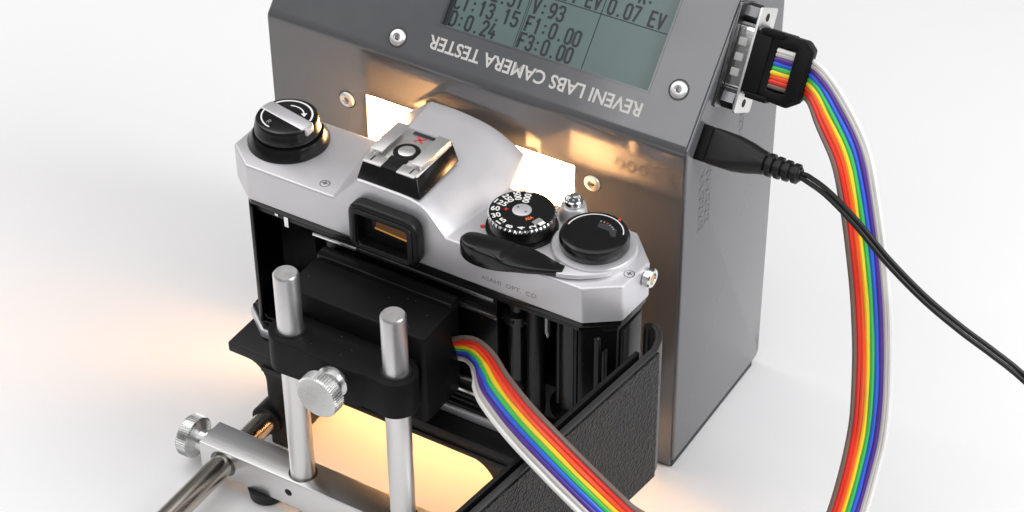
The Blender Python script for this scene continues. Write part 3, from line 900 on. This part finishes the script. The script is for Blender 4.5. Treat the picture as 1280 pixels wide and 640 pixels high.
for x in (-102.5, -37.5):
    B().lathe([(0, 0.02), (5.0, 0.02), (5.6, 0.5), (6.0, 4.15), (0, 4.15)], (x, -73.2, 0), n=36).build('rubber_foot', 'rubber_black', N_)


def thumb(root, c, ax, parent=None, hub=3.6, name='thumb_screw'):
    return B().lathe([(hub, 0), (hub, 1.0), (hub * 0.78, 1.8), (hub * 0.8, 3.6), (hub * 1.2, 4.6), (6.2, 4.8), (6.9, 5.2), (6.9, 8.6), (6.5, 9.1), (5.9, 9.15), (0, 9.15)], c, ax, 208, ripple=(6, 7, 2, 0.30)).build(name, 'plated_knob', root, parent=parent, smooth=24)


thumb(N_, (-124.4, -71.6, 9.6), (-1, 0, 0), hub=4.6)

# ================================================================== sensor unit
wd_r = random.Random(5)
Q = thing('sensor_unit', 'black sensor box with a clamp sliding on the two upright rods', 'sensor', (-71, -60, 49))
b = B()
ol = rrect(-95.0, -47.4, -65.4, -46.2, 1.6, 3)
b.prism(ol, 48.8, 80.4)
B_ = b.build('sensor_housing', 'moulded_black', Q, bevel=1.2, seg=3, smooth=40)
B().prism(rrect(-94.6, -47.8, -50.2, -45.4, 1.0, 3), 49.4, 82.2).build('sensor_lid', 'satin_black', Q, bevel=0.8, seg=3, parent=B_)
cl_ = [(RX[0] + 6.3 * math.cos(math.radians(a)), -72.6 + 6.3 * math.sin(math.radians(a))) for a in range(95, 271, 12)]
cl_ += [(RX[0] + 7.0, -78.4), (-79, -79.2), (-62, -79.2), (RX[1] - 7.0, -78.4)]
cl_ += [(RX[1] + 6.6 * math.cos(math.radians(a)), -72.6 + 6.6 * math.sin(math.radians(a))) for a in range(-90, 86, 12)]
cl_ += [(RX[1] + 3, -65.5), (RX[0] - 3, -65.5)]
c_ = B().prism(cl_, 59.8, 72.2).build('rod_clamp', 'moulded_black', Q, bevel=0.6, seg=3, smooth=40)
for x in RX:
    B().ring(disc2(x, -72.3, 4.5), disc2(x, -72.3, 3.80), 72.05, 72.35).build('clamp_bush', 'matte_black', Q, parent=c_)
for i_ in range(6):
    dx, dy = wd_r.uniform(-93, -50), wd_r.uniform(-64, -51)
    B().lathe([(0.11, 0), (0.09, 0.05), (0, 0.06)], (dx, dy, 80.39), n=5).build('dust_speck', 'faint_ink', Q, parent=B_)
for i_ in range(4):
    B().lathe([(0.10, 0), (0.09, 0.05), (0, 0.06)], (wd_r.uniform(-80, -58), wd_r.uniform(-77, -67), 72.19), n=5).build('dust_speck', 'faint_ink', Q, parent=c_)
thumb(Q, (-69.0, -79.25, 66.6), (0, -1, 0), hub=5.0)

# ================================================================== ribbon cable
R0 = thing('ribbon_cable', 'rainbow ribbon cable with black plug joining tester and sensor box', 'cable', (30, 20, 0))
fx = 6.5
FP = (CN + E1 * fx, E2, E3, E1)
b = B()
b.ring(rrect(-15.4, 15.4, -6.2, 6.2, 1.0, 3), rrect(-9.6, 9.6, -4.4, 4.4, 1.0, 3), -0.2, 0.6, fr=FP)
pg = b.build('plug', 'shoe_metal', R0, bevel=0.2)
for i in (-12.5, 12.5):
    bb = B(); bb.prism(disc2(i, 0.6, 1.2, 20), 0.62, 0.7, fr=FP); bb.build('flange_hole', 'matte_black', R0, parent=pg)
PB = 5.0
bb = B(); bb.prism([(-9.6, -PB), (9.6, -PB), (9.6, PB - 1.2), (-9.6, PB - 1.2)], 0.65, 9.6, fr=FP)
bb.build('plug_body', 'moulded_black', R0, bevel=0.4, parent=pg)
# strain relief: a frame with a window on the face turned to the viewer
FW = (CN + E1 * fx, E1, E2, E3)
bb = B(); bb.ring([(0.7, -9.0), (14.5, -9.8), (18.2, -7.2), (18.2, 7.2), (14.5, 9.8), (0.7, 9.0)], [(7.6, -6.3), (10.0, -6.3), (13.0, -6.3), (13.0, 6.3), (10.0, 6.3), (7.6, 6.3)], PB - 1.3, PB + 0.6, fr=FW)
bb.build('strain_relief', 'moulded_black', R0, bevel=0.5, parent=pg)
bb = B(); bb.prism([(9.7, -9.4), (13.4, -9.4), (15.8, -7.4), (15.8, 7.4), (13.4, 9.4), (9.7, 9.4)], -PB + 0.3, PB - 1.9, fr=FW)
bb.build('strain_relief', 'moulded_black', R0, bevel=0.5, parent=pg)
for s_ in (-1, 1):
    bb = B(); bb.prism(rect(2.2, 8.8, s_ * 9.2 - 0.9, s_ * 9.2 + 0.9), PB - 2.2, PB + 1.5, fr=FW)
    bb.build('latch', 'moulded_black', R0, bevel=0.35, parent=pg)


bb = B(); bb.prism(rect(0.75, 5.6, -8.2, 8.2), PB + 0.55, PB + 1.2, fr=FW)
bb.build('plug_rib', 'moulded_black', R0, bevel=0.25, parent=pg)
bb = B(); bb.prism([(14.0, -8.4), (15.0, -8.8), (17.6, -6.9), (17.6, 6.9), (15.0, 8.8), (14.0, 8.4)], PB + 0.55, PB + 1.3, fr=FW)
bb.build('plug_rib', 'moulded_black', R0, bevel=0.25, parent=pg)

# stations: centre point and direction toward the brown edge
ST = []


def stn(p, wv):
    ST.append(tuple(p) + tuple(Vector(wv).normalized()))


fc = CN + E1 * fx
for h, e in ((1.2, PB - 0.35), (6, PB - 0.35), (12, PB - 0.5), (17, PB - 1.2)):
    stn(fc + E1 * h + E3 * e, -E2)
IL = Vector((-0.857, -0.516, 0.008))
stn((28.6, 21.0, 141.0), -E2 * 0.95 + IL * 0.15)
stn((33.6, 19.0, 136.8), -E2 * 0.75 + IL * 0.5)
stn((41.8, 15.5, 127.8), -E2 * 0.3 + IL * 0.9)
stn((47.2, 12.0, 117.0), IL + Vector((0, -0.1, -0.05)))
stn((53.0, 8.0, 100.9), IL)
stn((57.7, 4.0, 85.5), IL)
stn((61.3, 0.0, 69.3), IL)
stn((64.1, -5.0, 53.1), IL + Vector((0.1, 0.3, 0)))
stn((65.1, -11.0, 42.1), IL + Vector((0.15, 0.2, 0.2)))
stn((65.8, -19.0, 30.7), IL + Vector((0.2, 0.3, 0.25)))
stn((66.0, -29.5, 19.5), (-0.95, -0.3, 0.1))
stn((67.2, -42.0, 10.0), (-0.98, -0.15, 0))
stn((70.0, -60.0, 4.2), (-0.98, -0.1, 0))
stn((75.0, -80.0, 2.6), (-0.98, 0.05, 0))
stn((80.0, -97.0, 4.0), (-0.85, 0.5, 0.05))
stn((80.0, -111.0, 10.5), (-0.6, 0.8, 0.1))
stn((73.0, -118.0, 25.0), (-0.2, 0.95, 0.2))
stn((64.0, -116.0, 42.0), (0.1, 0.9, 0.35))
stn((53.0, -109.0, 62.0), (0.3, 0.8, 0.45))
UP = Vector((0.428, 0.741, 0.517))
stn((41.6, -101.6, 78.0), UP)
stn((36.1, -105.4, 87.0), UP)
stn((25.8, -104.9, 93.0), UP)
stn((12.8, -99.7, 94.5), UP)
stn((-1.9, -89.9, 91.0), UP)
stn((-16.5, -77.4, 85.0), UP)
stn((-26.2, -66.8, 79.0), UP + Vector((-0.1, -0.1, 0.1)))
stn((-34.8, -57.2, 73.0), UP * 0.8 + Vector((-0.3, -0.3, 0.35)))
stn((-42.0, -51.0, 68.5), UP * 0.4 + Vector((-0.2, -0.4, 0.8)))
stn((-47.2, -48.6, 65.2), (0.0, -0.3, 1))
stn((-50.5, -48.4, 64.8), (0.0, -0.3, 1))
fine = smooth_path(ST, 12)
wob = random.Random(11)
WPH = [[wob.uniform(0, 6.28) for _ in range(3)] for _ in range(9)]
for i, (nm, _) in enumerate(WIRES):
    off = (4 - i) * 1.27
    pts = []
    for q_, p in enumerate(fine):
        wv = Vector(p[3:6]).normalized()
        tn = Vector(fine[min(q_ + 1, len(fine) - 1)][:3]) - Vector(fine[max(q_ - 1, 0)][:3])
        nv = wv.cross(tn).normalized()
        wave = 0.10 * math.sin(q_ * 0.21 + WPH[i][0]) + 0.06 * math.sin(q_ * 0.47 + WPH[i][1])
        bow = 0.35 * math.sin(q_ * 0.10 + 0.5 * i / 8) + 0.25 * math.sin(q_ * 0.05) * (i - 4) / 4
        pts.append(Vector(p[:3]) + wv * off + nv * (wave + (bow if 30 < q_ < len(fine) - 24 else 0)))
    B().tube(pts, 0.74, 8).build('wire', 'wire_' + nm, R0)['label'] = nm + ' wire of the ribbon'

# ================================================================== power cable
W = thing('power_cable', 'black power cord with ribbed plug pushed into the tester side', 'cable', (20, 10, 0))
b = B()
rings = []
for x, hw, hh, rr in ((3.3, 5.0, 4.4, 1.0), (4.2, 5.3, 4.7, 1.5), (10, 5.2, 4.7, 2.6), (14.5, 4.5, 4.3, 3.2), (18, 3.6, 3.6, 3.3), (19.6, 3.3, 3.3, 3.2)):
    lp_ = rrect(-hw, hw, -hh, hh, rr, 5)
    rings.append([tuple(JC + E1 * x + J2 * p[0] + J3 * p[1]) for p in lp_])
m_ = len(rings[0])
b.vf([p for r in rings for p in r], [(k_ * m_ + i, k_ * m_ + (i + 1) % m_, (k_ + 1) * m_ + (i + 1) % m_, (k_ + 1) * m_ + i) for k_ in range(len(rings) - 1) for i in range(m_)]
     + [tuple(range(m_))[::-1], tuple(range((len(rings) - 1) * m_, len(rings) * m_))])
pw = b.build('plug', 'rubber_black', W, smooth=50)
pr_ = [(0, 19.0), (2.3, 19.0)]
x = 19.6
for i in range(4):
    r_ = 3.4 - 0.16 * i
    pr_ += [(2.2, x), (2.2, x + 0.7), (r_, x + 0.9), (r_, x + 2.2), (r_ - 0.2, x + 2.4)]
    x += 2.6
pr_ += [(2.2, x), (1.9, x + 0.5), (0, x + 0.5)]
B().lathe(pr_, JC, (1, 0, 0), 28).build('strain_relief', 'rubber_black', W, parent=pw)
ctr = [JC + E1 * 29.5, JC + E1 * 33 + Vector((0, -0.4, -0.3)), (40.3, 7.0, 118.2), (50.4, 4.0, 114.1), (61.2, 3.0, 105.7), (72.4, 4.0, 96.6), (83.1, 6.0, 88.8), (92.5, 8.0, 82.7), (101.9, 10.0, 76.0),
       (120.0, 10.0, 64.0), (146.0, 6.0, 40.0), (182.0, -8.0, 14.0), (226.0, -24.0, 3.0), (275.0, -40.0, 2.0), (330.0, -55.0, 2.0)]
cp = smooth_path([tuple(p) for p in ctr], 10)
for s_ in (-0.62, 0.62):
    pts = [p + (J2 * s_ * min(1.25, 0.7 + 0.06 * i)) for i, p in enumerate(cp)]
    B().tube(pts, 0.72, 10).build('cord', 'rubber_black', W)

for o_ in ORIG:
    del o_['_o']
